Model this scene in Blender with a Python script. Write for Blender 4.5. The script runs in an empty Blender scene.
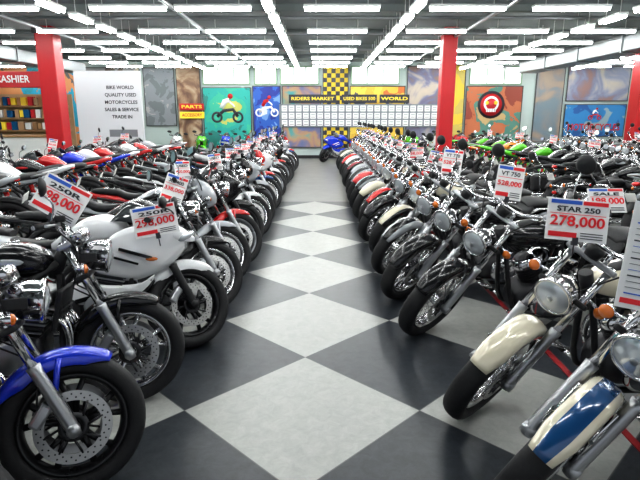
import bpy,bmesh,math,random
from mathutils import Vector,Matrix,Euler
random.seed(7)
rad=math.radians
scene=bpy.context.scene
COL=scene.collection
try:
    scene.view_settings.view_transform='Standard'
    scene.view_settings.exposure=-0.08
    scene.view_settings.look='Medium High Contrast'
except Exception: pass

# ------------------------------------------------------------ materials
def pmat(name,col,rough=.5,metal=0,coat=0,var=.08,scale=12,trans=0,emit=0,bump=0,ior=None):
    m=bpy.data.materials.new(name); m.use_nodes=True
    nt=m.node_tree; p=nt.nodes['Principled BSDF']
    p.inputs['Base Color'].default_value=(*col,1)
    p.inputs['Metallic'].default_value=metal
    p.inputs['Coat Weight'].default_value=coat
    p.inputs['Coat Roughness'].default_value=.04
    p.inputs['Transmission Weight'].default_value=trans
    if ior: p.inputs['IOR'].default_value=ior
    if emit:
        p.inputs['Emission Color'].default_value=(*col,1)
        p.inputs['Emission Strength'].default_value=emit
    tc=nt.nodes.new('ShaderNodeTexCoord'); nz=nt.nodes.new('ShaderNodeTexNoise')
    nz.inputs['Scale'].default_value=scale; nz.inputs['Detail'].default_value=3
    nt.links.new(tc.outputs['Object'],nz.inputs['Vector'])
    mr=nt.nodes.new('ShaderNodeMapRange')
    mr.inputs['To Min'].default_value=max(0,rough-var); mr.inputs['To Max'].default_value=min(1,rough+var)
    nt.links.new(nz.outputs['Fac'],mr.inputs['Value']); nt.links.new(mr.outputs['Result'],p.inputs['Roughness'])
    if bump:
        bp=nt.nodes.new('ShaderNodeBump'); bp.inputs['Strength'].default_value=bump; bp.inputs['Distance'].default_value=.01
        nt.links.new(nz.outputs['Fac'],bp.inputs['Height']); nt.links.new(bp.outputs['Normal'],p.inputs['Normal'])
    return m
PLAST=pmat('black_plastic',(.012,.012,.014),.5)
RUBBER=pmat('tyre_rubber',(.014,.014,.016),.65,scale=60,bump=.15)
CHROME=pmat('chrome',(.66,.66,.68),.10,1,var=.04)
ENGINE=pmat('engine_metal',(.06,.06,.065),.42,.7)
SILVER=pmat('cast_aluminium',(.42,.43,.45),.32,.85)
SEAT=pmat('seat_vinyl',(.012,.012,.014),.55,scale=80,bump=.1)
LENS=pmat('headlight_lens',(.72,.76,.8),.06,.55,coat=1,var=.03)
REDL=pmat('red_lens',(.6,.01,.01),.12,coat=1)
ORL=pmat('orange_lens',(.6,.14,.01),.15,coat=1)
STEEL=pmat('brake_disc_steel',(.42,.42,.42),.3,.9)
RIMB=pmat('rim_black',(.02,.02,.023),.3,.3,coat=.3)
RIMS=pmat('rim_polished',(.6,.6,.62),.18,1)
RIMG=pmat('rim_grey',(.24,.25,.27),.3,.7)
PLATE=pmat('white_plate',(.8,.8,.78),.4)
SHIELD=pmat('smoked_windscreen',(.04,.045,.05),.06,0,coat=1)
def paint(n,c): return pmat('paint_'+n,c,.22,.1,coat=.45 if max(c)<.2 else 1,var=.05)
PA={k:paint(k,c) for k,c in dict(blue=(.008,.04,.62),navy=(.01,.05,.18),cream=(.80,.74,.58),white=(.88,.89,.91),
    black=(.007,.007,.009),red=(.55,.010,.012),silver=(.40,.42,.45),green=(.12,.62,.03),teal=(.008,.075,.22),grey=(.10,.11,.12),maroon=(.2,.01,.02),orange=(.75,.2,.02),yellow=(.8,.6,.03)).items()}

# ------------------------------------------------------------ builder
def catmull(P,k=6):
    P=[Vector(p) for p in P]; out=[]
    Q=[P[0]*2-P[1]]+P+[P[-1]*2-P[-2]]
    for i in range(1,len(Q)-2):
        a,b,c,d=Q[i-1:i+3]
        for j in range(k):
            t=j/k
            out.append(.5*((2*b)+(c-a)*t+(2*a-5*b+4*c-d)*t*t+(3*b-a-3*c+d)*t**3))
    out.append(P[-1]); return out
class B:
    def __init__(s): s.bm=bmesh.new(); s.M=Matrix.Identity(4)
    def v(s,p): return s.bm.verts.new(s.M@Vector(p))
    def f(s,vs,m,sm=True):
        try: f=s.bm.faces.new(vs)
        except ValueError: return
        f.material_index=m; f.smooth=sm
    def rings(s,rings,m,closed=False,cap=True,around=True,sm=True,mf=None):
        R=[[s.v(p) for p in r] for r in rings]; n=len(R[0]); k=len(R)
        for i in range(k if closed else k-1):
            a=R[i]; b=R[(i+1)%k]
            for j in range(n if around else n-1):
                j2=(j+1)%n
                s.f((a[j],a[j2],b[j2],b[j]),mf(j) if mf else m,sm)
        if cap and not closed:
            s.f(R[0][::-1],m,False); s.f(R[-1],m,False)
    def tube(s,pts,r,m,n=8,cap=True,flat=1):
        P=[Vector(p) for p in pts]; k=len(P)
        rr=list(r) if isinstance(r,(list,tuple)) else [r]*k
        if len(rr)!=k:
            a=rr; rr=[]
            for i in range(k):
                t=i/(k-1)*(len(a)-1); j=min(int(t),len(a)-2); rr.append(a[j]+(a[j+1]-a[j])*(t-j))
        T=[]
        for i in range(k):
            d=P[min(i+1,k-1)]-P[max(i-1,0)]; T.append(d.normalized())
        up=Vector((0,1,0)) if abs(T[0].y)<.9 else Vector((0,0,1))
        nrm=(up-T[0]*up.dot(T[0])).normalized(); R=[]
        for i in range(k):
            nrm=(nrm-T[i]*nrm.dot(T[i])).normalized(); bn=T[i].cross(nrm)
            R.append([P[i]+nrm*math.cos(2*math.pi*j/n)*rr[i]*flat+bn*math.sin(2*math.pi*j/n)*rr[i] for j in range(n)])
        s.rings(R,m,cap=cap)
    def lathe(s,c,axis,prof,m,n=24,around=False,sm=True,mf=None):
        c=Vector(c); a=Vector(axis).normalized()
        u=Vector((1,0,0)) if abs(a.x)<.7 else Vector((0,0,1))
        u=(u-a*u.dot(a)).normalized(); w=a.cross(u); R=[]
        for i in range(n):
            t=2*math.pi*i/n; d=u*math.cos(t)+w*math.sin(t)
            R.append([c+d*max(r,.0004)+a*h for r,h in prof])
        s.rings(R,m,closed=True,around=around,sm=sm,mf=mf)
    def sphere(s,c,r,m,n=16,rot=None):
        c=Vector(c); rt=(rot or Euler((0,0,0))).to_matrix(); k=n//2; R=[]
        for i in range(k+1):
            p=math.pi*(.02+.96*i/k)
            R.append([c+rt@Vector((r[0]*math.cos(p),r[1]*math.sin(p)*math.cos(2*math.pi*j/n),r[2]*math.sin(p)*math.sin(2*math.pi*j/n))) for j in range(n)])
        s.rings(R,m)
    def box(s,c,sz,m,bev=.01,rot=(0,0,0),seg=2):
        t=bmesh.new(); bmesh.ops.create_cube(t,size=1)
        for v in t.verts: v.co=Vector((v.co.x*sz[0],v.co.y*sz[1],v.co.z*sz[2]))
        if bev>0: bmesh.ops.bevel(t,geom=list(t.edges),offset=min(bev,min(sz)*.45),segments=seg,affect='EDGES',profile=.5)
        Mx=Matrix.Translation(Vector(c))@Euler(rot).to_matrix().to_4x4(); mp={}
        for v in t.verts: mp[v]=s.v(Mx@v.co)
        for f in t.faces: s.f([mp[v] for v in f.verts],m,False)
        t.free()
    def loft(s,secs,m,n=22,e=.8,sub=3,mf=None):
        P=[list(q) if len(q)==5 else list(q)+[q[3]] for q in secs]; out=[]
        for i in range(len(P)-1):
            a=P[max(i-1,0)];b=P[i];c=P[i+1];d=P[min(i+2,len(P)-1)]
            for j in range(sub):
                t=j/sub
                out.append([.5*(2*b[q]+(c[q]-a[q])*t+(2*a[q]-5*b[q]+4*c[q]-d[q])*t*t+(3*b[q]-a[q]-3*c[q]+d[q])*t**3) for q in range(5)])
        out.append(P[-1]); R=[]
        for x,zc,w,ht,hb in out:
            r=[]
            for j in range(n):
                t=2*math.pi*j/n; cc=math.cos(t); ss=math.sin(t)
                r.append((x,max(w,.002)*math.copysign(abs(cc)**e,cc),zc+(ht if ss>0 else hb)*math.copysign(abs(ss)**e,ss)))
            R.append(r)
        s.rings(R,m,mf=mf)
    def fender(s,c,r,w,a0,a1,m,m2=None,crown=.03,skirt=.05,n=26,taper=.75):
        c=Vector(c); R=[]
        K=14
        for i in range(n+1):
            t=i/n; a=rad(a0+(a1-a0)*t)
            ed=min(t,1-t); ww=w*(taper+(1-taper)*min(1,ed/.15)); sk=skirt*(.25+.75*min(1,ed/.2))
            prof=[]
            for j in range(K+1):
                q=-1+2*j/K
                y=ww*math.copysign(min(1,abs(q)*1.25),q)
                rr=r+crown*(1-(y/ww)**2)-(sk*max(0,(abs(q)-.8)/.2))
                prof.append((rr,y))
            inner=[(rr-.006,y*.94) for rr,y in prof[::-1]]
            R.append([(c.x+math.cos(a)*p,y,c.z+math.sin(a)*p) for p,y in prof+inner])
        mm=m if m2 is None else m2
        s.rings(R,m,mf=lambda j:(mm if (j<4 or 9<j<14) else m) if j<14 else 2)
    def shell(s,secs,m,side,th=.008,nv=9,sub=3,m2=None,split=.3):
        P=[list(q) for q in secs]; out=[]
        for i in range(len(P)-1):
            a=P[max(i-1,0)];b=P[i];c=P[i+1];d=P[min(i+2,len(P)-1)]
            for j in range(sub):
                t=j/sub
                out.append([.5*(2*b[q]+(c[q]-a[q])*t+(2*a[q]-5*b[q]+4*c[q]-d[q])*t*t+(3*b[q]-a[q]-3*c[q]+d[q])*t**3) for q in range(6)])
        out.append(P[-1]); R=[]
        for x,zb,zt,yb,ym,yt in out:
            o=[]
            for j in range(nv):
                t=j/(nv-1); k=.62
                y=yb+(ym-yb)*(t/k) if t<k else ym+(yt-ym)*((t-k)/(1-k))
                y+=.012*math.sin(t*math.pi*2.5)
                o.append((x,side*y,zb+(zt-zb)*t))
            R.append(o+[(p[0],p[1]-side*th,p[2]) for p in o[::-1]])
        s.rings(R,m,mf=(lambda j:(m2 if (m2 is not None and j<nv*split) else m)))
    def mesh(s,name,mats):
        bmesh.ops.recalc_face_normals(s.bm,faces=list(s.bm.faces))
        me=bpy.data.meshes.new(name); s.bm.to_mesh(me); s.bm.free()
        for m in mats: me.materials.append(m)
        return me
def obj(name,me,loc=(0,0,0),rot=(0,0,0),parent=None):
    o=bpy.data.objects.new(name,me); COL.objects.link(o); o.location=loc; o.rotation_euler=rot
    if parent: o.parent=parent
    return o
PT,PT2,BL,RU,CH,EN,SI,SE,LE,RD,OR,ST,RI,PL,SH=range(15)

def wheel(b,c,R,tw,rr,style,discs=(1,-1),dr=.15,dy=.065):
    c=Vector(c); rc=(R+rr)/2; hr=(R-rr)/2; prof=[]
    for j in range(16):
        t=2*math.pi*j/16; cc=math.cos(t); ss=math.sin(t)
        prof.append((rc+hr*math.copysign(abs(cc)**.8,cc),tw/2*math.copysign(abs(ss)**.85,ss)))
    b.lathe(c,(0,1,0),prof,RU,56,around=True)
    for i in range(40):
        a=2*math.pi*i/40
        for sd in (-1,1):
            p0=c+Vector((math.cos(a)*(R-.004),sd*tw*.10,math.sin(a)*(R-.004)))
            a2=a+.07; p1=c+Vector((math.cos(a2)*(R-.016),sd*tw*.36,math.sin(a2)*(R-.016)))
            b.tube([p0,p1],.004,BL,4,cap=False)
    h=tw*.33
    b.lathe(c,(0,1,0),[(rr+.006,-h),(rr+.006,h),(rr-.006,h),(rr-.02,h*.5),(rr-.026,0),(rr-.02,-h*.5),(rr-.006,-h)],RI,48,around=True)
    b.lathe(c,(0,1,0),[(0,-.075),(.02,-.075),(.03,-.055),(.045,-.05),(.038,-.02),(.038,.02),(.045,.05),(.03,.055),(.02,.075),(0,.075)],CH if style=='wire' else RI,20)
    if style=='wire':
        for i in range(36):
            a=2*math.pi*i/36; sd=1 if i%2 else -1; a2=a+(.35 if (i//2)%2 else -.35)
            b.tube([c+Vector((math.cos(a)*.04,sd*.045,math.sin(a)*.04)),c+Vector((math.cos(a2)*(rr-.015),0,math.sin(a2)*(rr-.015)))],.0025,CH,4,cap=False)
    else:
        N=style
        for i in range(N):
            a=2*math.pi*i/N+.3
            for da in (-.16,.16):
                b.tube([c+Vector((math.cos(a+da*.6)*.035,0,math.sin(a+da*.6)*.035)),c+Vector((math.cos(a+da)*(rr*.6),0,math.sin(a+da)*(rr*.6))),c+Vector((math.cos(a+da*1.6)*(rr-.015),0,math.sin(a+da*1.6)*(rr-.015)))],[.02,.013,.016],RI,6,flat=1.1)
    for sd in discs:
        y=sd*dy
        b.lathe(c+Vector((0,y,0)),(0,1,0),[(dr-.042,-.0025),(dr,-.0025),(dr,.0025),(dr-.042,.0025)],ST,40,around=True,sm=False)
        b.lathe(c+Vector((0,y,0)),(0,1,0),[(.035,-.003),(.062,-.003),(.062,.003),(.035,.003)],EN,20,around=True)
        for i in range(8):
            a=2*math.pi*i/8
            b.tube([c+Vector((math.cos(a)*.055,y,math.sin(a)*.055)),c+Vector((math.cos(a+.25)*(dr-.035),y,math.sin(a+.25)*(dr-.035)))],.006,EN,5)
        for i in range(24):
            for k in range(2):
                a=2*math.pi*(i+.5*k)/24; r=dr-.014-.015*k
                b.lathe(c+Vector((math.cos(a)*r,y+sd*.0028,math.sin(a)*r)),(0,1,0),[(0,0.0004*sd),(.0042,0.0004*sd)],BL,6)

def headlight(b,c,r,depth=.14,d=(1,0,-.12),mb=CH):
    c=Vector(c); d=Vector(d).normalized()
    b.lathe(c,d,[(0,-depth),(r*.35,-depth*.97),(r*.72,-depth*.75),(r*.95,-depth*.35),(r,0),(r*1.07,.004),(r*1.07,.016),(r*.95,.022),(r*.93,.012)],mb,28)
    b.lathe(c,d,[(r*.93,.012),(r*.8,.022),(r*.5,.032),(0,.037)],LE,28)
    b.lathe(c+d*.036,d,[(0,.004),(r*.16,.002),(r*.2,-.006)],SI,12)
def signal(b,c,d=(1,0,0),r=.03):
    c=Vector(c); d=Vector(d).normalized(); r*=.85
    b.lathe(c,d,[(0,-.05),(r*.6,-.045),(r,-.01),(r,0)],CH,14)
    b.lathe(c,d,[(r,0),(r*.8,.012),(0,.018)],OR,14)
def mirror(b,p0,p1,round_=True,mb=CH):
    mid=(Vector(p0)+Vector(p1))/2+Vector((.03,0,.02))
    b.tube(catmull([p0,mid,p1],4),.005,mb,6)
    c=Vector(p1)+Vector((0,0,.03))
    if round_:
        b.lathe(c,(1,0,0),[(0,.02),(.03,.018),(.048,.006),(.05,-.006),(.045,-.008)],BL,18)
        b.lathe(c,(1,0,0),[(.045,-.006),(0,-.008)],LE,18)
    else:
        b.sphere(c,(.022,.075,.042),mb,14); b.box(c+Vector((-.02,0,0)),(.004,.12,.06),LE,.002)
def forks(b,R,rake,L,y,ml,mu,lowf=.5,ft=.0):
    d=Vector((-math.sin(rad(rake)),0,math.cos(rad(rake))))
    for s in (-1,1):
        a=Vector((ft,s*y,R))
        b.tube([a-d*.03,a+d*.02,a+d*L*lowf*.9,a+d*L*lowf],[.022,.029,.027,.03],ml,12)
        b.tube([a+d*L*lowf,a+d*L],.0205,mu,12)
        b.lathe(a+Vector((0,s*.004,0)),(0,1,0),[(0,-.03),(.028,-.028),(.028,.028),(0,.03)],ml,12)
    b.tube([(0,-y-.02,R),(0,y+.02,R)],.011,SI,8)
    for t in (L*.70,L*.97):
        c=Vector((ft,0,R))+d*t
        b.box(c,(.075,2*y+.07,.03),SI if t>L*.8 else BL,.01,(0,-rad(rake),0))
    return d
def calipers(b,R,r,y,back=True):
    for s in (-1,1):
        a=rad(148)
        b.box((math.cos(a)*r,s*y,R+math.sin(a)*r),(.05,.05,.11),SI,.012,(0,rad(35),0))
def brake_line(b,p,q):
    m=(Vector(p)+Vector(q))/2+Vector((.07,0,.03))
    b.tube(catmull([p,m,q],5),.0045,BL,5)

def cruiser(steer,mats,name,var=0):
    b=B(); R=.325; rake=34; L=.77
    d=Vector((-math.sin(rad(rake)),0,math.cos(rad(rake))))
    H=Vector((-.05,0,R))
    S=Matrix.Translation(H)@Matrix.Rotation(rad(steer),4,d)@Matrix.Translation(-H)
    b.M=S
    wheel(b,(0,0,R),R,.12,.235,'wire' if var==0 else 7,(1,),.14,.066)
    forks(b,R,rake,L,.10,SI,CH,.48)
    b.fender((0,0,R),R+.014,.068,40 if var==0 else 28,155,PT,PT2,crown=.024,skirt=.05)
    for s in (-1,1):
        b.tube([(0,s*.080,R+.03),(-.10,s*.078,R+R*.86)],.008,CH,6); b.tube([(0,s*.080,R+.03),(.10,s*.078,R+R*.86)],.008,CH,6)
    b.box((-.115,.07,R+.07),(.05,.05,.10),SI,.012,(0,rad(30),0))
    T=Vector((0,0,R))+d*L; hx,hz=T.x,T.z
    headlight(b,(hx+.235,0,hz-.165),.092,.15)
    b.box((hx+.10,0,hz-.15),(.10,.05,.04),CH,.01)
    for s in (-1,1):
        b.tube([(hx+.07,s*.08,hz-.17),(hx+.10,s*.17,hz-.17)],.009,CH,6); signal(b,(hx+.12,s*.19,hz-.17),r=.036)
        b.tube([T+Vector((.01,s*.06,-.02)),T+Vector((0,s*.06,.06))],.014,CH,8)
        bar=catmull([T+Vector((0,0,.065)),T+Vector((0,s*.07,.065)),T+Vector((.02,s*.14,.10)),T+Vector((-.05,s*.24,.13)),T+Vector((-.20,s*.315,.10))],5)
        b.tube(bar,.0125,CH,8)
        b.tube(bar[-5:],.0175,BL,10)
        g=bar[-6]; b.box(g,(.05,.04,.035),BL if s<0 else SI,.008)
        b.tube([g+Vector((.04,0,-.005)),g+Vector((-.02,s*.05,-.0)),g+Vector((-.11,s*.085,-.01))],[.007,.006,.008],CH,6)
        mirror(b,g,g+Vector((-.04,s*.05,.17)))
        brake_line(b,g,(hx+.05,s*.04,hz-.2))
    b.lathe(T+Vector((.05,0,.05)),Vector((-.5,0,.85)),[(0,-.04),(.035,-.035),(.045,0),(.045,.02),(.04,.025),(0,.027)],BL,20)
    b.M=Matrix.Identity(4)
    b.loft([(-.47,.80,.02,.02),(-.50,.80,.075,.05),(-.58,.805,.12,.075,.07),(-.70,.81,.145,.085,.08),(-.82,.80,.135,.075,.075),(-.95,.77,.085,.05,.06),(-1.04,.74,.03,.02,.03)],PT,24,.85,4)
    b.loft([(-.56,.868,.03,.008),(-.60,.88,.04,.02),(-.72,.892,.04,.022),(-.86,.865,.03,.02),(-.97,.82,.015,.01)],BL,16,.9)
    b.lathe((-.70,0,.905),(-.1,0,1),[(0,-.01),(.045,-.01),(.05,.01),(.044,.016),(0,.017)],CH,20)
    for s in (-1,1):
        b.sphere((-.74,s*.138,.80),(.10,.012,.035),PT2,12)
    b.loft([(-.96,.72,.06,.03),(-1.02,.715,.12,.04),(-1.15,.685,.165,.045),(-1.28,.69,.17,.05),(-1.36,.735,.13,.05)],SE,22,.75)
    b.loft([(-1.31,.73,.10,.04),(-1.38,.765,.13,.045),(-1.50,.77,.12,.04),(-1.62,.76,.09,.03),(-1.66,.75,.03,.015)],SE,20,.75)
    rc=Vector((-1.62,0,.32)); wheel(b,rc,.32,.15,.20,'wire' if var==0 else 7,(-1,),.12,.07)
    b.fender(rc,.34,.10,-5,150,PT,PT2,crown=.03,skirt=.09)
    b.tube([(-1.92,0,.56),(-1.96,0,.55)],[.03,.02],BL,8); b.sphere((-1.95,0,.54),(.03,.045,.03),RD,12)
    b.box((-2.0,0,.43),(.008,.17,.11),PL,.003,(0,rad(-15),0))
    if var:
        for s in (-1,1):
            b.box((-1.66,s*.235,.48),(.42,.12,.28),SE,.05,(0,0,0),3)
            b.box((-1.60,s*.30,.47),(.03,.012,.24),CH,.004); b.box((-1.74,s*.30,.47),(.03,.012,.24),CH,.004)
            b.tube(catmull([(-1.5,s*.12,.66),(-1.66,s*.12,.85),(-1.72,s*.10,1.0),(-1.73,0,1.04)],5),.010,CH,8)
        b.box((-1.70,0,.96),(.05,.20,.12),SE,.02,(0,rad(-15),0))
    for s in (-1,1):
        signal(b,(-1.90,s*.16,.64),(-1,0,0),.032); b.tube([(-1.84,s*.06,.64),(-1.88,s*.15,.64)],.008,CH,6)
        b.tube([(-1.30,s*.115,.67),(-1.84,s*.115,.62)],.012,CH,8)
        b.tube([(-1.62,s*.125,.34),(-1.36,s*.135,.66)],[.02,.02],CH,10)
        b.tube([(-1.62,s*.125,.34),(-1.48,s*.13,.5)],[.034,.034],BL,12)
        b.tube([(-1.62,s*.11,.32),(-1.15,s*.11,.33)],.02,BL,8)
        b.tube(catmull([(-.46,s*.02,.80),(-.50,s*.06,.6),(-.57,s*.10,.3),(-.68,s*.11,.2),(-1.10,s*.11,.19),(-1.24,s*.1,.35),(-1.30,s*.1,.62)],5),.018,BL,8)
        b.tube([(-.60,s*.12,.24),(-.58,s*.22,.25)],.012,CH,6); b.tube([(-.58,s*.2,.25),(-.58,s*.33,.26)],.018,BL,8)
        b.tube([(-.62,s*.17,.27),(-.48,s*.2,.30),(-.46,s*.24,.31)],.008,CH,6)
        b.tube([(-1.2,s*.15,.36),(-1.2,s*.26,.37)],.015,BL,8)
    b.tube([(-.43,0,.86),(-.50,0,.66)],.035,BL,12)
    b.tube([(-.48,0,.74),(-1.0,0,.70),(-1.35,0,.64)],.025,BL,8)
    b.loft([(-.60,.30,.08,.06),(-.66,.32,.13,.11),(-.85,.33,.14,.13),(-1.05,.34,.13,.12),(-1.16,.34,.09,.08)],EN,18,.7)
    for s in (-1,1):
        b.lathe((-.80,s*.13,.32),(0,s,0),[(.11,0),(.11,.03),(.095,.045),(.04,.055),(0,.056)],CH,26)
        b.lathe((-1.03,s*.12,.34),(0,s,0),[(.08,0),(.08,.03),(.06,.045),(0,.048)],SI,22)
    for ang,x in ((33,-.74),(-33,-.96)):
        a=Vector((math.sin(rad(ang)),0,math.cos(rad(ang)))); c=Vector((x*.55-.85*.45,0,.40)); prof=[(0,-.02)]
        for i in range(9):
            h=.0+i*.021; prof+=[(.062,h),(.086,h+.003),(.086,h+.008),(.062,h+.011)]
        prof+=[(.07,.20),(.075,.25),(.05,.275),(0,.28)]
        b.lathe(c,a,prof,EN,18,sm=False)
        b.lathe(c+a*.205,a,[(.088,0),(.09,.02),(.08,.05),(.04,.07),(0,.072)],CH,18)
        b.tube(catmull([c+a*.2+Vector((.0,-.06,0)),c+a*.16+Vector((.05,-.15,-.05)),(-.72 if ang>0 else -.95,-.18,.30),(-1.05,-.19,.24 if ang>0 else .33)],5),.021,CH,10)
    b.lathe((-.86,-.10,.56),(0,-1,0),[(.085,0),(.095,.02),(.09,.055),(.03,.07),(0,.071)],CH,24)
    b.tube([(-1.0,-.19,.24),(-1.3,-.195,.23),(-1.92,-.20,.25)],[.024,.038,.04],CH,14)
    b.tube([(-1.0,-.19,.33),(-1.3,-.20,.33),(-1.85,-.205,.36)] if not var else [(-1.0,-.19,.33),(-1.2,-.195,.28),(-1.85,-.205,.30)],[.024,.036,.038],CH,14)
    for s in (-1,1):
        b.sphere((-1.13,s*.135,.53),(.11,.03,.09),PT2,16)
    b.tube([(-1.0,.13,.2),(-.92,.25,.05)],.011,BL,8); b.box((-.92,.255,.045),(.06,.04,.008),BL,.002)
    return b.mesh(name,mats)

def engine4(b):
    b.loft([(-.42,.38,.10,.05),(-.46,.37,.15,.12),(-.62,.36,.16,.13),(-.80,.36,.15,.12),(-.88,.36,.10,.08)],EN,18,.6)
    for i in range(8):
        b.box((-.52+.012*i,0,.47+i*.02),(.19,.34-.004*i,.008),SI if i%2 else EN,.002,(0,rad(12),0))
    b.box((-.46,0,.56),(.15,.30,.17),EN,.02,(0,rad(12),0)); b.box((-.44,0,.665),(.17,.33,.06),SI,.02,(0,rad(12),0))
    for s in (-1,1):
        b.lathe((-.56,s*.15,.36),(0,s,0),[(.09,0),(.09,.03),(.075,.045),(0,.05)],SI,24)
        b.lathe((-.75,s*.14,.34),(0,s,0),[(.075,0),(.075,.03),(.06,.04),(0,.043)],EN,20)
    for i in range(4):
        y=-.12+.08*i
        b.tube(catmull([(-.40,y,.56),(-.31,y,.50),(-.30,y*.9,.36),(-.36,y*.7,.22),(-.55,y*.5-.03,.17),(-.75,-.05,.17)],5),.018,CH,8)
    b.tube(catmull([(-.75,-.05,.17),(-.9,-.12,.19),(-1.05,-.18,.28),(-1.15,-.2,.33)],4),.025,CH,10)
    b.tube([(-1.1,-.2,.31),(-1.16,-.205,.335),(-1.56,-.215,.50),(-1.6,-.215,.515)],[.03,.052,.052,.035],CH,16)
    b.box((-.335,0,.58),(.03,.30,.22),BL,.008,(0,rad(12),0))
    for i in range(7): b.box((-.318,0,.49+i*.028),(.006,.26,.008),EN,.001)
def rearend(b,style,WB,Rr=.31,tw=.165):
    rc=Vector((-WB,0,Rr)); wheel(b,rc,Rr,tw,.21,style,(-1,),.11,.09)
    for s in (-1,1):
        b.tube([(-WB-.04,s*.115,Rr),(-WB+.1,s*.115,Rr+.005),(-.84,s*.10,.40)],[.024,.028,.03],SI,8,flat=.7)
        b.tube([(-.86,s*.14,.33),(-.88,s*.26,.33)],.015,BL,8)
        b.tube([(-1.12,s*.13,.42),(-1.14,s*.24,.42)],.013,BL,8); b.tube([(-1.12,s*.13,.42),(-1.05,s*.12,.62)],.012,SI,6)
        b.tube(catmull([(-.34,s*.03,.82),(-.50,s*.13,.72),(-.75,s*.14,.60),(-.87,s*.12,.42),(-.86,s*.1,.28)],5),.022,BL,8)
        b.tube([(-.80,s*.12,.66),(-1.4,s*.08,.78)],.014,BL,6)
        b.tube(catmull([(-.34,s*.03,.76),(-.33,s*.08,.5),(-.36,s*.12,.3),(-.6,s*.13,.22),(-.86,s*.11,.28)],4),.015,BL,8)
    b.lathe((-WB,.10,Rr),(0,1,0),[(.05,0),(.095,0),(.095,.006),(.05,.006)],ST,26,around=True)
    b.box((-WB/2-.42,.1,Rr+.085),(.60,.012,.012),BL,.002,(0,rad(3),0)); b.box((-WB/2-.42,.1,Rr-.075),(.60,.012,.012),BL,.002,(0,rad(-3),0))
    b.tube([(-1.0,0,.40),(-.95,0,.66)],.035,RD,12)
    b.fender(rc,Rr+.03,.07,75,150,BL,crown=.02,skirt=.03,n=12)
    b.tube([(-.76,.13,.25),(-.62,.24,.05)],.011,BL,8); b.box((-.62,.245,.042),(.06,.04,.008),BL,.002)

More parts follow.
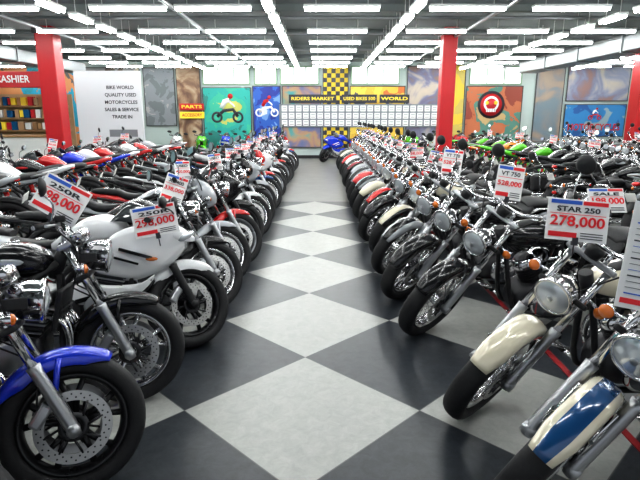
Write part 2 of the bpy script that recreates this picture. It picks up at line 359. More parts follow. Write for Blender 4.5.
def naked(steer,mats,name,var=0):
    style=5 if var==0 else 3
    b=B(); R=.30; rake=25; L=.70
    d=Vector((-math.sin(rad(rake)),0,math.cos(rad(rake)))); H=Vector((-.04,0,R))
    b.M=Matrix.Translation(H)@Matrix.Rotation(rad(steer),4,d)@Matrix.Translation(-H)
    wheel(b,(0,0,R),R,.12,.215,style,(1,-1),.155,.068)
    forks(b,R,rake,L,.105,SI,CH,.45); calipers(b,R,.14,.085)
    b.fender((0,0,R),R+.012,.07,58,152,PT,crown=.022,skirt=.05,n=20)
    for s in (-1,1): b.tube([(-.06,s*.085,R+.16),(-.04,s*.07,R+.30)],.014,PT,6)
    T=Vector((0,0,R))+d*L; hx,hz=T.x,T.z
    if var==0: headlight(b,(hx+.20,0,hz-.09),.09,.15)
    else:
        b.loft([(hx+.27,hz-.10,.04,.03),(hx+.24,hz-.09,.10,.07),(hx+.16,hz-.06,.145,.12),(hx+.06,hz-.02,.15,.12,.10),(hx+.02,hz,.13,.09,.08)],PT,22,.75)
        b.sphere((hx+.225,0,hz-.085),(.055,.095,.055),LE,18)
        b.loft([(hx+.18,hz+.06,.08,.015),(hx+.10,hz+.12,.11,.015),(hx+.04,hz+.17,.10,.008)],SH,14)
    for s in (-1,1):
        b.box((hx+.10,s*.10,hz-.09),(.12,.012,.05),BL,.005)
        b.tube([(hx+.10,s*.10,hz-.14),(hx+.10,s*.19,hz-.14)],.009,CH,6); signal(b,(hx+.11,s*.2,hz-.14),r=.03)
        b.lathe((hx+.07,s*.055,hz+.035),(-.5,0,.85),[(0,-.05),(.04,-.045),(.048,0),(.048,.015),(.04,.02)],CH,20)
        b.lathe((hx+.062,s*.055,hz+.05),(-.5,0,.85),[(.042,0),(0,.002)],BL,20)
        b.tube([T+Vector((0,s*.05,0)),T+Vector((0,s*.05,.04))],.014,SI,8)
        bar=catmull([T+Vector((0,0,.045)),T+Vector((0,s*.07,.045)),T+Vector((-.01,s*.14,.085)),T+Vector((-.03,s*.22,.095)),T+Vector((-.09,s*.325,.085))],5)
        b.tube(bar,.0125,CH,8); b.tube(bar[-5:],.0175,BL,10)
        g=bar[-6]; b.box(g,(.05,.045,.035),BL,.008)
        b.tube([g+Vector((.04,0,0)),g+Vector((.03,s*.05,-.0)),g+Vector((.0,s*.13,-.005))],[.007,.006,.008],SI,6)
        if s<0: b.box(g+Vector((.04,.02,.03)),(.05,.05,.035),BL,.01)
        mirror(b,g,g+Vector((-.02,s*.05,.16)),var==0,CH if var==0 else BL)
        brake_line(b,g,(hx+.03,s*.07,hz-.25)); brake_line(b,(hx+.03,s*.07,hz-.25),(-.13,s*.09,R+.12))
    b.M=Matrix.Identity(4)
    b.tube([(-.30,0,.92),(-.37,0,.74)],.034,BL,12)
    b.loft([(-.36,.83,.03,.02),(-.39,.83,.10,.06),(-.48,.84,.15,.10,.09),(-.60,.845,.155,.10,.10),(-.72,.82,.125,.07,.09),(-.84,.78,.085,.03,.05),(-.88,.77,.04,.01,.02)],PT,24,.75,4)
    b.lathe((-.56,0,.945),(-.1,0,1),[(0,0),(.035,0),(.035,.008),(0,.01)],CH,16)
    for s in (-1,1): b.sphere((-.56,s*.152,.85),(.09,.01,.022),PT2,12)
    b.loft([(-.82,.78,.06,.03),(-.90,.78,.11,.04),(-1.02,.775,.135,.045),(-1.12,.79,.13,.045),(-1.2,.83,.11,.04),(-1.38,.85,.10,.035),(-1.46,.85,.05,.02)],SE,22,.7)
    b.loft([(-.86,.70,.11,.04),(-1.0,.70,.12,.06),(-1.2,.76,.10,.05),(-1.4,.80,.08,.04),(-1.58,.83,.05,.03),(-1.62,.84,.02,.01)],PT,20,.75)
    b.sphere((-1.6,0,.82),(.04,.06,.03),RD,12)
    if var:
        b.tube(catmull([(-1.35,.12,.86),(-1.6,.11,.92),(-1.66,0,.93),(-1.6,-.11,.92),(-1.35,-.12,.86)],5),.012,SI,8)
    b.box((-1.66,0,.66),(.008,.17,.11),PL,.003,(0,rad(-20),0)); b.tube([(-1.5,0,.78),(-1.65,0,.70)],.02,BL,6)
    for s in (-1,1): b.tube([(-1.5,s*.05,.77),(-1.5,s*.15,.77)],.008,BL,6); signal(b,(-1.51,s*.16,.77),(-1,0,0),.026)
    engine4(b); rearend(b,style,1.44)
    return b.mesh(name,mats)

def sport(steer,mats,name,var=0):
    style=5
    b=B(); R=.30; rake=25; L=.62
    d=Vector((-math.sin(rad(rake)),0,math.cos(rad(rake)))); H=Vector((-.04,0,R))
    b.M=Matrix.Translation(H)@Matrix.Rotation(rad(steer),4,d)@Matrix.Translation(-H)
    wheel(b,(0,0,R),R,.12,.215,style,(1,-1),.15,.068)
    forks(b,R,rake,L,.10,BL,SI,.5); calipers(b,R,.14,.085)
    b.fender((0,0,R),R+.010,.066,48,150,PT,crown=.02,skirt=.06,n=20,taper=.4)
    for s in (-1,1): b.loft([(-.10,R+.16,.006,.04),(-.03,R+.24,.006,.06),(.02,R+.29,.004,.02)],PT,8)
    T=Vector((0,0,R))+d*L
    for s in (-1,1):
        bar=[T+Vector((.0,s*.10,.0)),T+Vector((-.02,s*.16,.015)),T+Vector((-.09,s*.29,-.01))]
        b.tube(catmull(bar,4),.0125,BL,8); b.tube(bar[1:],.018,BL,10)
        g=bar[1]; b.tube([g+Vector((.04,0,0)),g+Vector((.02,s*.05,-.0)),g+Vector((-.04,s*.12,-.01))],[.007,.006,.008],SI,6)
    b.M=Matrix.Identity(4)
    b.loft([(.065,.765,.02,.012),(.035,.78,.075,.03),(-.04,.81,.12,.055,.06),(-.14,.85,.145,.065,.08),(-.24,.88,.155,.045,.07)],PT,24,.7)
    for s in (-1,1):
        b.sphere((.0,s*.066,.79),(.06,.045,.028),LE,16,Euler((rad(s*15),rad(-20),rad(-s*28))))
        b.shell([(.0,.71,.79,.05,.085,.07),(-.08,.62,.84,.08,.145,.12),(-.18,.56,.88,.12,.185,.14),(-.30,.52,.88,.14,.21,.155),(-.42,.52,.84,.14,.215,.165),(-.52,.56,.76,.15,.2,.17),(-.60,.60,.68,.15,.18,.165)],PT,s)
        b.shell([(-.20,.50,.55,.11,.13,.12),(-.28,.38,.50,.11,.165,.14),(-.40,.29,.49,.11,.185,.15),(-.54,.24,.50,.11,.19,.16),(-.66,.22,.52,.115,.18,.155),(-.80,.24,.44,.115,.165,.14),(-.92,.30,.36,.10,.14,.12)],PT,s,m2=PT2,split=.35)
        b.shell([(-.22,.49,.57,.11,.14,.12),(-.40,.47,.56,.11,.155,.12),(-.60,.47,.62,.11,.15,.12)],BL,s)
        b.box((-.30,s*.208,.70),(.22,.012,.022),PT2,.004,(0,rad(18),0)); b.box((-.36,s*.210,.655),(.16,.012,.016),PT2,.004,(0,rad(18),0))
        b.box((-.60,s*.186,.42),(.20,.012,.03),PT2,.004,(0,rad(-14),0))
        mirror(b,(-.06,s*.12,.88),(-.10,s*.27,1.00),False,BL)
        b.sphere((-.20,s*.20,.66),(.04,.018,.015),OR,10)
    b.loft([(-.50,.25,.09,.02),(-.65,.23,.115,.02),(-.85,.24,.11,.02),(-.95,.30,.08,.02)],PT2,14,.7)
    Rg=[]
    for i in range(9):
        t=i/8; x=-.10-.27*t; z=.90+.15*math.sin(t*1.3); w=.10+.04*t
        row=[(x-(q/6)**2*.09*1,w*(q/6),z-(q/6)**2*(.05+.08*t)) for q in range(-6,7)]
        Rg.append(row+[(p[0]-.004,p[1],p[2]-.004) for p in row[::-1]])
    b.rings(Rg,SH)
    b.box((-.25,0,.90),(.10,.22,.05),BL,.015,(0,rad(30),0))
    b.loft([(-.38,.85,.05,.03),(-.42,.85,.12,.07),(-.52,.86,.155,.10,.10),(-.64,.85,.155,.09,.10),(-.76,.80,.12,.06,.08),(-.86,.765,.08,.02,.04)],PT,24,.72,4)
    b.loft([(-.83,.765,.05,.03),(-.92,.765,.11,.03),(-1.04,.77,.125,.035),(-1.12,.79,.10,.035)],SE,20,.7)
    b.loft([(-1.12,.85,.06,.02),(-1.2,.865,.09,.03),(-1.38,.90,.085,.025),(-1.46,.91,.03,.01)],SE,18,.75)
    b.loft([(-.88,.70,.10,.04),(-1.02,.73,.12,.05),(-1.2,.80,.115,.06),(-1.4,.86,.09,.05),(-1.56,.90,.05,.025),(-1.6,.91,.02,.01)],PT,20,.65)
    b.sphere((-1.56,0,.88),(.04,.05,.02),RD,12)
    b.box((-1.62,0,.66),(.008,.17,.11),PL,.003,(0,rad(-20),0)); b.tube([(-1.45,0,.84),(-1.61,0,.70)],.02,BL,6)
    for s in (-1,1): b.tube([(-1.5,s*.03,.80),(-1.52,s*.13,.79)],.008,BL,6); signal(b,(-1.52,s*.14,.79),(-1,0,0),.022)
    engine4(b); rearend(b,style,1.42)
    return b.mesh(name,mats)

def mats(p,p2,rim): return [p,p2,PLAST,RUBBER,CHROME,ENGINE,SILVER,SEAT,LENS,REDL,ORL,STEEL,rim,PLATE,SHIELD]
base={}
FN={'cruiser':cruiser,'naked':naked,'sport':sport}
def get_mesh(kind,steer,p,p2,rim):
    key=(kind,steer)
    if key not in base:
        k0=kind.rstrip('2'); base[key]=FN[k0](steer,mats(PA['black'],PA['black'],RIMB),k0+'_bike_mesh',1 if kind.endswith('2') else 0)
    k2=(kind,steer,p,p2,rim.name)
    if k2 not in base:
        me=base[key].copy()
        for i,m in enumerate(mats(PA[p],PA[p2],rim)): me.materials[i]=m
        base[k2]=me
    return base[k2]
LEAN=-9
NAMES={'cruiser':'cruiser_motorcycle','cruiser2':'touring_motorcycle','naked':'naked_motorcycle','naked2':'streetfighter_motorcycle','sport':'sport_motorcycle'}
offz={}
def bike(kind,x,y,heading,steer,p,p2,rim):
    me=get_mesh(kind,steer,p,p2,rim)
    if (kind,steer) not in offz:
        Mx=Matrix.Rotation(rad(LEAN),3,'X')
        fr=[(Mx@v.co).z for v in me.vertices if v.co.x>-.4]
        re=[(Mx@v.co).z for v in me.vertices if v.co.x<-1.2]
        a=min(fr); c=min(re); offz[(kind,steer)]=(a,math.atan2(c-a,1.5))
    a,pt=offz[(kind,steer)]
    o=obj(NAMES[kind],me,(x,y,-a+.001))
    Mr=Matrix.Rotation(rad(heading),4,'Z')@Matrix.Rotation(pt,4,'Y')@Matrix.Rotation(rad(LEAN),4,'X')
    o.rotation_euler=Mr.to_euler()
    return o
# ------------------------------------------------------------ price cards
def simple(name,col,rough=.5): return pmat(name,col,rough)
CW=simple('card_white',(.85,.85,.85),.35); CR=simple('card_red',(.75,.02,.03),.4); CB=simple('card_blue',(.03,.12,.55),.4); CK=simple('card_ink',(.03,.03,.04),.5)
CY=simple('sign_yellow',(.9,.7,.05),.5)
def text_into(b,txt,size,cx,cz,y,m,axis='front',wmax=None):
    cu=bpy.data.curves.new('t','FONT'); cu.body=txt; cu.size=size; cu.align_x='CENTER'; cu.align_y='CENTER'; cu.extrude=.0015; cu.offset=size*.02
    cu.resolution_u=3
    o=bpy.data.objects.new('t',cu); COL.objects.link(o); bpy.context.view_layer.update()
    me=bpy.data.meshes.new_from_object(o.evaluated_get(bpy.context.evaluated_depsgraph_get()))
    sx=1
    if wmax:
        xs=[v.co.x for v in me.vertices]
        if xs: sx=wmax/(max(xs)-min(xs))
    vs=[b.v((cx+v.co.x*sx,y-v.co.z,cz+v.co.y)) for v in me.vertices]
    for p in me.polygons:
        b.f([vs[i] for i in p.vertices],m,False)
    bpy.data.objects.remove(o); bpy.data.curves.remove(cu); bpy.data.meshes.remove(me)
CM=[CW,CR,CB,CK,CY]
def card_mesh(model,price,w=.28,h=.20,portrait=False,top=1):
    b=B()
    b.box((0,0,0),(w,.004,h),0,.001)
    b.box((-w*.2,-.003,h*.42),(w*.5,.003,h*.09),2,0); b.box((w*.27,-.003,h*.42),(w*.4,.003,h*.09),top,0)
    text_into(b,model,h*.17,0,h*.25,-.004,3,wmax=w*.7)
    b.box((0,-.003,h*.14),(w*.9,.002,h*.015),1,0)
    text_into(b,price,h*.34 if not portrait else h*.2,0,-h*.04,-.005,1,wmax=w*.88)
    b.box((-w*.22,-.003,-h*.36),(w*.46,.003,h*.12),1,0)
    for i in range(3): b.box((w*.25,-.003,-h*.30-h*.06*i),(w*.36,.003,h*.02),3,0)
    b.box((0,.006,-h*.5),(.03,.018,.04),3,.003)
    b.tube([(0,.008,-h*.48),(0,.02,-h*.5-.07)],.004,3,6)
    return b.mesh('price_card_mesh',CM)
cards=[card_mesh('250R','298,000'),card_mesh('STAR 250','278,000'),card_mesh('CB 400','459,000'),card_mesh('VT 750','528,000',.18,.235,True),card_mesh('XL 400','338,000',.17,.22,True)]
small=[card_mesh('SALE','198,000',.21,.15),card_mesh('GOOD','358,000',.21,.145),card_mesh('USED','420,000',.15,.19,True)]
def sheet_mesh():
    b=B(); w,h=.28,.40
    b.box((0,0,0),(w,.004,h),0,.001)
    text_into(b,'CHECK LIST',.04,0,h*.4,-.004,3,wmax=w*.6)
    for i in range(14): b.box((0,-.003,h*.30-i*.022),(w*.84,.002,.002 if i%3 else .005),3 if i%4 else 2,0)
    b.box((0,-.003,-h*.43),(w*.9,.003,.02),1,0)
    b.box((0,.006,-h*.5),(.03,.018,.04),3,.003); b.tube([(0,.008,-h*.48),(0,.02,-h*.5-.07)],.004,3,6)
    return b.mesh('spec_sheet_mesh',CM)
sheet=sheet_mesh()
def card(me,x,y,z,rz=0,tilt=-20,roll=0,name='price_card'):
    return obj(name,me,(x,y,z),Euler((rad(tilt),rad(roll),rad(rz))))

# ------------------------------------------------------------ rows of bikes
L1=[('naked',-1.24,1.30,14,12,'red','white',RIMB),('naked',-1.06,1.97,14,12,'blue','white',RIMB),('naked',-1.07,2.70,14,4,'black','silver',RIMS),
    ('sport',-.92,3.42,8,32,'white','black',RIMB)]
y=4.15; pool=[('naked','black','silver',RIMS),('naked2','silver','black',RIMS),('naked','red','black',RIMG),('sport','black','grey',RIMB),('naked','white','blue',RIMS),
     ('naked2','black','silver',RIMS),('sport','silver','white',RIMG),('naked','navy','silver',RIMS),('naked2','red','silver',RIMS),('sport','white','red',RIMG)]
i=0
while y<16.2:
    k,p,p2,r=pool[i%len(pool)]; L1.append((k,-.90+random.uniform(-.04,.04),y,10,32,p,p2,r)); y+=.66; i+=1
for t in L1: bike(*t)
R1=[('cruiser',.90,1.90,190,36,'teal','cream',RIMS),('cruiser',.88,2.56,190,36,'cream','cream',RIMS),
    ('cruiser',.81,3.64,190,36,'black','black',RIMS),('cruiser2',.77,4.42,190,36,'black','black',RIMS)]
pool=[('cruiser','black','silver'),('cruiser','cream','black'),('cruiser2','black','black'),('cruiser','red','black'),('cruiser','cream','cream'),('cruiser','black','silver'),('cruiser','red','red'),('cruiser2','black','silver'),('cruiser','silver','silver'),('cruiser','maroon','black'),('cruiser','black','black'),('cruiser','white','white'),('cruiser2','red','black')]
y=5.15;i=0
while y<16.2:
    k,p,p2=pool[i%len(pool)]; R1.append((k,.76+random.uniform(-.03,.04),y,190,36,p,p2,RIMS)); y+=.72; i+=1
for t in R1: bike(*t)
def row(x,y0,y1,head,kinds,step=.72):
    y=y0; i=random.randrange(9)
    while y<y1:
        k,p,p2,r=kinds[i%len(kinds)]
        bike(k,x+random.uniform(-.05,.05),y,head,32 if k[0]!='c' else 36,p,p2,r); y+=step; i+=1
SPk=[('sport','blue','white',RIMB),('sport','white','red',RIMG),('sport','red','white',RIMG),('naked','black','silver',RIMS),('sport','white','blue',RIMB),('naked2','red','black',RIMG),('sport','silver','black',RIMB),('naked2','silver','black',RIMS),('sport','white','black',RIMB),('naked','black','red',RIMB),('sport','red','black',RIMB)]
row(-5.15,3.9,14.0,188,SPk)
row(-7.35,8.6,12.8,8,SPk)
DK=[('cruiser','black','black',RIMS),('naked','black','silver',RIMS),('cruiser2','black','black',RIMS),('naked','black','black',RIMG),('cruiser','grey','black',RIMS),('naked2','black','black',RIMG),('cruiser2','black','silver',RIMS)]
row(5.35,3.4,10.0,8,DK)
GR=[('sport','green','black',RIMB),('sport','black','green',RIMB),('sport','green','white',RIMB),('naked','black','silver',RIMS),('sport','green','black',RIMB),('naked2','orange','black',RIMB)]
row(5.35,10.4,16.6,8,GR)
row(7.3,7.4,17,188,DK)
row(11.6,12.4,17.5,8,GR+DK)
bike('sport',.15,18.35,205,32,'blue','white',RIMB)
for i,(k,p,p2) in enumerate([('sport','white','red'),('sport','green','black'),('sport','blue','white'),('sport','red','black')]):
    bike(k,-5.0+i*.85,18.0,282,32,p,p2,RIMB)
for i,(k,p,p2) in enumerate([('sport','green','black'),('sport','green','black'),('sport','white','green'),('sport','red','black'),('sport','black','blue')]):
    bike(k,2.3+i*.85,18.0,282,32,p,p2,RIMB)

card(cards[0],-1.36,2.70,1.17,-14,-26,24)
card(cards[0],-1.08,3.34,.93,16,-18,-8)
card(cards[4],-1.14,4.05,1.04,14,-20,22)
card(cards[1],1.23,2.44,1.11,-10,-14,4)
card(sheet,1.27,1.84,1.08,-14,-14,8,'spec_sheet')
card(cards[3],1.30,3.56,1.15,-10,-18,8)
card(small[0],1.66,2.98,1.12,0,-30,0)
card(cards[3],1.25,4.95,1.17,-15,-14,6)
yy=5.9
while yy<16:
    card(random.choice(small),1.28+random.uniform(-.06,.08),yy,1.13,-15+random.uniform(-30,30),-14,random.uniform(-14,14)); yy+=random.uniform(.7,1.3)
yy=5.0
while yy<16:
    card(random.choice(small),-1.24+random.uniform(-.08,.06),yy,1.08,12+random.uniform(-20,20),-16,random.uniform(-14,14)); yy+=random.uniform(.8,1.8)
for xx,y0,y1 in ((4.95,5.0,16),(-4.75,7,14),(7.75,9,16)):
    yy=y0
    while yy<y1:
        card(random.choice(small),xx+random.uniform(-.1,.1),yy,1.10,random.uniform(-25,25),-16,random.uniform(-12,12)); yy+=random.uniform(1.2,2.6)

# ------------------------------------------------------------ room
def floor_mat():
    m=bpy.data.materials.new('checker_tile_floor'); m.use_nodes=True; nt=m.node_tree; N=nt.nodes; Lk=nt.links; p=N['Principled BSDF']
    tc=N.new('ShaderNodeTexCoord'); sp=N.new('ShaderNodeSeparateXYZ'); Lk.new(tc.outputs['Object'],sp.inputs[0])
    def mth(op,a,b_=None,c=None):
        n=N.new('ShaderNodeMath'); n.operation=op
        for k,q in enumerate((a,b_,c)):
            if q is None: continue
            if isinstance(q,(int,float)): n.inputs[k].default_value=q
            else: Lk.new(q,n.inputs[k])
        return n.outputs[0]
    D=1.31
    u=mth('ADD',sp.outputs[0],.10); v=mth('SUBTRACT',sp.outputs[1],3.25)
    P=mth('DIVIDE',mth('ADD',u,v),D); Q=mth('DIVIDE',mth('SUBTRACT',v,u),D)
    par=mth('FLOORED_MODULO',mth('ADD',mth('FLOOR',P),mth('FLOOR',Q)),2)
    def edge(z):
        fr=mth('FRACT',z); return mth('MINIMUM',fr,mth('SUBTRACT',1,fr))
    e=mth('MINIMUM',edge(P),edge(Q)); grout=mth('LESS_THAN',e,.003)
    nz=N.new('ShaderNodeTexNoise'); nz.inputs['Scale'].default_value=14; nz.inputs['Detail'].default_value=10; nz.inputs['Roughness'].default_value=.75; nz.inputs['Distortion'].default_value=.6
    Lk.new(tc.outputs['Object'],nz.inputs['Vector'])
    def ramp(c):
        r=N.new('ShaderNodeValToRGB'); Lk.new(nz.outputs['Fac'],r.inputs[0])
        r.color_ramp.elements[0].position=.3; r.color_ramp.elements[1].position=.72
        r.color_ramp.elements[0].color=(*c[0],1); r.color_ramp.elements[1].color=(*c[1],1); return r.outputs[0]
    wh=ramp(((.31,.315,.30),(.44,.445,.425))); bk=ramp(((.014,.017,.022),(.046,.053,.064))); gy=ramp(((.20,.20,.195),(.25,.25,.24)))
    def mix(f,a,b_):
        n=N.new('ShaderNodeMix'); n.data_type='RGBA'; Lk.new(f,n.inputs[0])
        for k,q in ((6,a),(7,b_)):
            if isinstance(q,tuple): n.inputs[k].default_value=(*q,1)
            else: Lk.new(q,n.inputs[k])
        return n.outputs[2]
    c=mix(par,wh,bk); c=mix(grout,c,(.12,.12,.12))
    far=mth('GREATER_THAN',sp.outputs[1],9.8); c=mix(far,c,gy)
    Lk.new(c,p.inputs['Base Color'])
    n2=N.new('ShaderNodeTexNoise'); n2.inputs['Scale'].default_value=2.5; n2.inputs['Detail'].default_value=1; Lk.new(tc.outputs['Object'],n2.inputs['Vector'])
    mr=N.new('ShaderNodeMapRange'); mr.inputs['To Min'].default_value=.28; mr.inputs['To Max'].default_value=.38
    Lk.new(n2.outputs['Fac'],mr.inputs[0]); Lk.new(mr.outputs[0],p.inputs['Roughness'])
    return m
def plane_box(name,c,s,m,bev=0):
    b=B(); b.box((0,0,0),s,0,bev); return obj(name,b.mesh(name,[m]),c)
X0,X1,YB,ZC=-12.6,12.6,20.0,3.5
fl=B(); fl.box((0,8.5,-.05),(X1-X0,23.2,.1),0,0); obj('floor',fl.mesh('floor',[floor_mat()]))
ceilm=pmat('ceiling_deck',(.18,.205,.205),.8,scale=3,bump=.2)
plane_box('ceiling',(0,8.5,ZC+.06),(X1-X0,23.2,.12),ceilm)
wallm=pmat('wall_paint',(.42,.5,.48),.7); tealm=pmat('wall_teal',(.03,.30,.30),.6)
plane_box('wall_back',(0,YB+.06,ZC/2),(X1-X0+.3,.12,ZC),wallm)
plane_box('wall_left',(X0-.06,8.5,ZC/2),(.12,23.2,ZC),tealm)
plane_box('wall_right',(X1+.06,8.5,ZC/2),(.12,23.2,ZC),pmat('wall_cream',(.55,.52,.45),.7))
redm=pmat('red_paint',(.50,.012,.018),.4)
plane_box('trim_1',(1.58,8,.003),(.04,17,.006),pmat('red_floor_tape',(.3,.015,.02),.5))
plane_box('baseboard_back',(0,YB-.01,.06),(X1-X0,.02,.12),PLAST)
def pillar(x,y,w):
    b=B(); b.box((0,0,ZC/2),(w,w,ZC),0,.02); b.box((0,0,.12),(w+.05,w+.05,.24),1,.01)
    b.box((0,0,ZC-.1),(w+.06,w+.06,.12),1,.01)
    obj('red_pillar',b.mesh('red_pillar',[redm,PLAST,CW]),(x,y,0))
pillar(2.90,12.4,.32); pillar(-6.06,12.3,.40); pillar(9.1,15.2,.5)
b=B()
for yy in (5.5,9.9,12.75,15.3,17.7): b.box((0,yy,ZC-.06),(X1-X0-.1,.14,.12),0,.01)
obj('ceiling_beams',b.mesh('ceiling_beams',[pmat('beam_grey',(.13,.15,.15),.6)]))
b=B()
for xx in (-9.9,-5.6,-2.4,3.0,6.7,10.3): b.tube([(xx,-2,ZC-.20),(xx,19.9,ZC-.20)],.035,0,8)
for yy in (7.4,10.3,12.2,15.1): b.tube([(X0+.1,yy,ZC-.15),(X1-.1,yy,ZC-.15)],.03,0,8)
obj('ceiling_pipes',b.mesh('ceiling_pipes',[pmat('galvanised_pipe',(.3,.32,.33),.4,.6)]))
b=B()
for xx in (-8.0,6.85):
    b.box((xx,9,ZC-.40),(.55,18,.32),0,.02)
    for yy in range(0,18,2): b.box((xx,yy,ZC-.40),(.60,.04,.37),0,.005)
obj('ventilation_duct',b.mesh('duct',[pmat('duct_metal',(.28,.30,.31),.4,.5)]))
TUBE=bpy.data.materials.new('fluorescent_tube'); TUBE.use_nodes=True
p=TUBE.node_tree.nodes['Principled BSDF']; p.inputs['Emission Color'].default_value=(.98,1,.985,1); p.inputs['Emission Strength'].default_value=21; p.inputs['Base Color'].default_value=(.9,.9,.9,1)
HOUS=pmat('fixture_white',(.8,.82,.82),.4)
def fixture(b,c,L,alongx,zc):
    c=Vector(c); s=(L,.16,.04) if alongx else (.16,L,.04)
    b.box(c+Vector((0,0,.045)),s,0,.008)
    e=Vector((L/2-.02,0,0)) if alongx else Vector((0,L/2-.02,0)); o=Vector((0,.04,0)) if alongx else Vector((.04,0,0))
    for q in (-1,1): b.tube([c-e+o*q,c+e+o*q],.024,1,8)
    for q in (-1,1): b.tube([c+e*.7*q+Vector((0,0,.06)),c+e*.7*q+Vector((0,0,ZC-c.z))],.006,0,5)
def light_row(cs,L,alongx):
    b=B()
    for c in cs: fixture(b,c,L,alongx,0)
    obj('fluorescent_light_row',b.mesh('fluorescent_light_row',[HOUS,TUBE]))
for yy in (1.5,4.0,6.6,8.9,11.2,12.9,14.4,16.2,17.6,19.0):
    light_row([(xx,yy,ZC-.26) for xx in (-10.9,-9.2,-6.8,-5.1,-3.05,-1.7,.35,2.35,4.0,5.75,7.9,9.5,11.2)],1.22,True)
for xx in (-3.95,-.76,1.44,4.85,8.7):
    light_row([(xx,yy,ZC-.36) for yy in [2.1+1.02*k for k in range(17)]],.66,False)

# ------------------------------------------------------------ murals, windows, signs on back wall
def mural_mat(name,cols,scale,seed):
    m=bpy.data.materials.new(name); m.use_nodes=True; nt=m.node_tree; N=nt.nodes; Lk=nt.links; p=N['Principled BSDF']; p.inputs['Roughness'].default_value=.55
    tc=N.new('ShaderNodeTexCoord'); mp=N.new('ShaderNodeMapping'); mp.inputs['Location'].default_value=(seed*3.1,seed,seed*1.7); Lk.new(tc.outputs['Object'],mp.inputs[0])
    nz=N.new('ShaderNodeTexNoise'); nz.inputs['Scale'].default_value=scale; nz.inputs['Detail'].default_value=8; nz.inputs['Distortion'].default_value=.8; Lk.new(mp.outputs[0],nz.inputs['Vector'])
    r=N.new('ShaderNodeValToRGB'); r.color_ramp.interpolation='B_SPLINE' if seed%3==0 else 'CONSTANT'
    el=r.color_ramp.elements
    for k in range(len(cols)-2): el.new(.5)
    for k,c in enumerate(cols):
        el[k].position=.0 if k==0 else .34+.32*k/(len(cols)-1)-.04; el[k].color=(*c,1)
    Lk.new(nz.outputs['Fac'],r.inputs[0])
    Lk.new(r.outputs[0],p.inputs['Base Color']); return m
FR=pmat('mural_frame',(.05,.05,.05),.4)
def mural(x0,x1,z0,z1,cols,scale=1.6,y=YB-.03,seed=1,name='wall_mural',extra=None):
    b=B(); w=x1-x0; h=z1-z0
    b.box((0,0,0),(w-.04,.03,h-.04),0,0)
    for s in (-1,1):
        b.box((s*(w/2-.015),-.005,0),(.03,.045,h),1,.004); b.box((0,-.005,s*(h/2-.015)),(w,.045,.03),1,.004)
    if extra: extra(b,w,h)
    return obj(name,b.mesh(name,[mural_mat('mural_%d'%seed,cols,scale,seed),FR,CW,redm,CY,CK,PA['blue'],PA['teal']]),((x0+x1)/2,y-.01,(z0+z1)/2))
def rider(b,w,h,col=5,s=1,dz=0):
    y=-.02; k=min(w,h)*.30*s
    for cx in (-.9,.9):
        b.lathe((cx*k,y,-.75*k+dz),(0,1,0),[(.30*k,-.006),(.48*k,-.006),(.48*k,.006),(.30*k,.006)],col,20,around=True)
    b.tube([(-.9*k,y,-.7*k+dz),(-.3*k,y,-.2*k+dz),(.5*k,y,-.1*k+dz),(.9*k,y,-.7*k+dz)],.16*k,col,6,flat=.05)
    b.tube([(-.5*k,y,dz),(-.2*k,y,.55*k+dz),(.2*k,y,.7*k+dz)],[.2*k,.26*k,.2*k],2 if col!=2 else 3,6,flat=.05)
    b.lathe((.3*k,y,1.0*k+dz),(0,1,0),[(0,-.008),(.22*k,-.006),(.22*k,.006)],3,16)
    b.tube([(.1*k,y,.6*k+dz),(.5*k,y,.3*k+dz),(.65*k,y,.1*k+dz)],.09*k,2,6,flat=.05)
tealc=[(.02,.2,.17),(.02,.36,.31),(.04,.42,.28),(.5,.5,.12)]
mural(-4.35,-2.55,.4,2.6,tealc,.9,seed=2,extra=lambda b,w,h:rider(b,w,h,5,.8,.35))
mural(-5.3,-4.4,.4,3.35,[(.03,.02,.02),(.12,.06,.04),(.3,.18,.1),(.5,.42,.3)],1.5,seed=3)
mural(-6.5,-5.35,1.2,3.3,[(.15,.17,.18),(.22,.24,.26),(.35,.35,.35)],2,seed=4)
mural(-2.5,-1.45,.4,2.65,[(.01,.03,.25),(.02,.10,.42),(.15,.3,.6),(.6,.65,.7)],1.3,seed=5,extra=lambda b,w,h:rider(b,w,h,2,1,.4))
mural(-1.4,.05,.4,2.65,[(.02,.12,.40),(.1,.15,.3),(.55,.25,.05),(.02,.3,.32)],1.3,seed=6)
def checks(b,w,h):
    s=w/6
    for i in range(6):
        for j in range(int(h/s)):
            if (i+j)%2: b.box((-w/2+s*(i+.5),-.018,-h/2+s*(j+.5)),(s,.006,s),5,0)
mural(.1,1.05,.4,3.4,[(.65,.48,.02),(.7,.52,.03)],1,seed=7,extra=checks)
mural(1.1,3.15,.4,2.65,[(.5,.14,.03),(.65,.42,.05),(.75,.55,.08),(.1,.1,.12)],1.2,seed=8)
mural(3.2,4.5,.4,3.35,[(.16,.08,.05),(.28,.18,.12),(.05,.10,.28),(.5,.42,.32)],1.3,seed=9)
mural(4.65,5.35,.4,3.4,[(.65,.48,.05),(.5,.4,.1),(.3,.3,.1)],1.2,seed=10)
def face(b,w,h):
    b.lathe((-.1,-.02,.35),(0,1,0),[(0,-.006),(.50,-.006),(.50,.006)],5,24)
    b.lathe((-.1,-.03,.35),(0,1,0),[(0,-.006),(.40,-.006),(.40,.006)],3,24)
    b.lathe((-.1,-.04,.38),(0,1,0),[(.2,-.006),(.28,-.006),(.28,.006)],2,24)
    for q in (-.26,.06): b.lathe((q,-.05,.42),(0,1,0),[(0,-.006),(.07,-.006),(.07,.006)],4,12)
    b.box((-.1,-.045,.15),(.35,.012,.12),2,.003)
    for k in range(4): b.box((-.1-.13+k*.087,-.052,.15),(.012,.012,.12),5,0)
mural(5.4,7.5,.6,2.65,[(.25,.05,.03),(.45,.14,.06),(.08,.22,.18),(.45,.32,.15)],1.2,seed=11,extra=face)
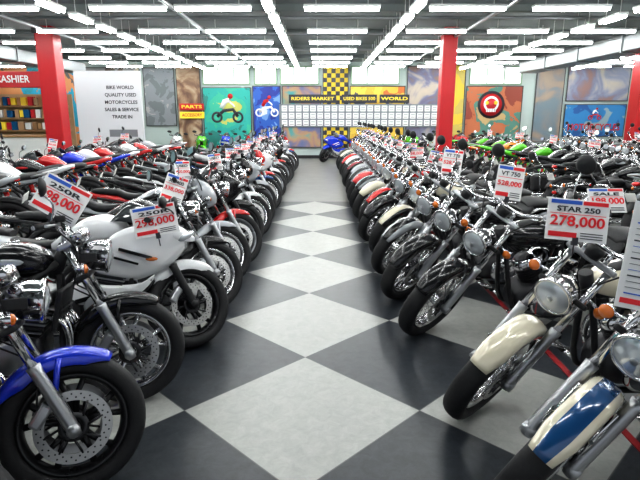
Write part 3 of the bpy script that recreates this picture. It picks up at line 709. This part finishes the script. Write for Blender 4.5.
mural(7.95,9.0,.6,3.3,[(.42,.34,.24),(.30,.22,.17),(.13,.2,.25)],1.2,seed=12)
mural(9.1,11.4,2.1,3.35,[(.4,.32,.22),(.5,.42,.32),(.1,.18,.34),(.25,.13,.09)],1.0,seed=15)
def hd(b,w,h):
    text_into(b,'MOTORCYCLES',.34,0,-.25,-.02,3,wmax=w*.85); rider(b,w,h,3,.5,.25)
mural(9.1,11.4,.8,2.0,[(.02,.1,.3),(.03,.2,.45),(.25,.35,.4)],1.2,seed=14,extra=hd)
mural(-12.4,-8.8,.4,3.3,[(.03,.25,.3),(.02,.3,.45),(.6,.25,.1),(.1,.1,.1)],1.0,seed=16)
mural(-8.7,-6.6,.4,3.3,[(.15,.12,.1),(.3,.3,.3),(.5,.45,.35)],1.0,seed=17)
GL=bpy.data.materials.new('frosted_daylight_glass'); GL.use_nodes=True
p=GL.node_tree.nodes['Principled BSDF']; p.inputs['Emission Color'].default_value=(.95,.98,1,1); p.inputs['Emission Strength'].default_value=.6; p.inputs['Roughness'].default_value=.3
GF=pmat('window_frame_green',(.25,.38,.25),.4)
wn=1
for x0,x1 in ((-4.3,-2.6),(-2.4,-1.6),(-1.45,-.05),(1.15,2.9),(5.5,7.4)):
    b=B(); w=x1-x0; h=.62
    b.box((0,0,0),(w,.02,h),0,0)
    for s in (-1,1): b.box((s*w/2,-.01,0),(.05,.05,h+.05),1,.004); b.box((0,-.01,s*h/2),(w,.05,.05),1,.004)
    for k in range(1,3): b.box((-w/2+w*k/3,-.01,0),(.03,.04,h),1,.003)
    obj('window_%d'%wn,b.mesh('window',[GL,GF]),((x0+x1)/2,YB-.03,3.02)); wn+=1
for x0,x1,t in ((-1.15,.6,'RIDERS MARKET'),(.8,2.1,'USED BIKES 500'),(2.2,3.3,'WORLD'),):
    b=B(); w=x1-x0
    b.box((0,0,0),(w,.03,.30),0,.004); text_into(b,t,.16,0,0,-.018,1,wmax=w*.9)
    obj('slogan_banner',b.mesh('slogan_banner',[CK,CY]),((x0+x1)/2,YB-.10,2.19))
b=B()
for r in range(3):
    for k in range(22):
        x=-1.45+k*.265+.13; z=1.84-r*.26
        b.box((x,0,z),(.20,.02,.21),0,.003); b.box((x,-.012,z+.04),(.15,.006,.05),1,0); b.box((x,-.012,z-.05),(.15,.006,.02),2,0)
b.box((1.46,.03,1.58),(5.95,.02,.84),3,.005)
obj('framed_certificate_display',b.mesh('certs',[CW,pmat('cert_grey',(.45,.48,.5),.5),CK,pmat('board_grey',(.2,.22,.25),.5)]),(0,YB-.12,0))
for x,z,t,c1 in ((-4.75,1.90,'PARTS',3),(-4.75,1.60,'ACCESSORY',4)):
    b=B(); b.box((0,0,0),(.9,.05,.24),0,.01); text_into(b,t,.16,0,0,-.03,1,wmax=.75)
    obj('shop_sign',b.mesh('shop_sign',[redm if c1==3 else CY,CY if c1==3 else redm]),(x,YB-.12,z))
b=B(); b.box((0,0,1.45),(1.85,.10,2.7),0,.01); b.box((0,0,.05),(1.95,.4,.10),1,.01)
for i,t in enumerate(['BIKE WORLD','QUALITY USED','MOTORCYCLES','SALES & SERVICE','TRADE IN']): text_into(b,t,.13,.35,2.35-i*.20,-.055,1)
b.box((.35,-.055,1.1),(.8,.01,.2),2,.0)
obj('partition_panel',b.mesh('partition_panel',[pmat('panel_white',(.62,.63,.66),.5),CK,pmat('panel_grey',(.2,.21,.23),.5)]),(-5.95,15.2,0))
wood=pmat('wood_shelf',(.35,.2,.09),.5,scale=5)
b=B()
b.box((0,0,.5),(3.2,.6,1.0),2,.02); b.box((0,0,1.03),(3.3,.7,.06),3,.01)
for s in (-1.55,1.55): b.box((s,.1,1.4),(.08,.08,2.8),3,.005)
b.box((0,-.05,2.55),(3.3,.25,.42),0,.02); text_into(b,'CASHIER',.26,.55,2.55,-.19,1,wmax=.95)
b.box((-.75,-.185,2.55),(.5,.01,.28),1,.002)
for z in (1.15,1.5,1.85): b.box((0,.8,z),(3.0,.3,.04),3,.004)
for z in (1.15,1.5,1.85):
    x=-1.4
    while x<1.4:
        w=random.uniform(.08,.18); b.box((x,.76,z+.14),(w,.2,random.uniform(.18,.28)),random.choice([1,4,5,6,0,3,1]),.006); x+=w+.03
b.box((0,.97,1.1),(3.2,.04,2.2),4,0)
obj('cashier_booth',b.mesh('cashier_booth',[redm,CW,PLATE,wood,pmat('box_tan',(.4,.26,.14),.6),PA['teal'],CY]),(-8.95,15.0,0))

w=bpy.data.worlds.new('World'); scene.world=w; w.use_nodes=True
w.node_tree.nodes['Background'].inputs[0].default_value=(.88,.94,1,1); w.node_tree.nodes['Background'].inputs[1].default_value=.65

cam=bpy.data.cameras.new('camera'); cam.lens=29.25; cam.sensor_width=36; cam.clip_start=.05; cam.clip_end=100
co=bpy.data.objects.new('camera',cam); COL.objects.link(co); co.location=(0,0,1.6); co.rotation_euler=(rad(90-13.5),0,0)
scene.camera=co
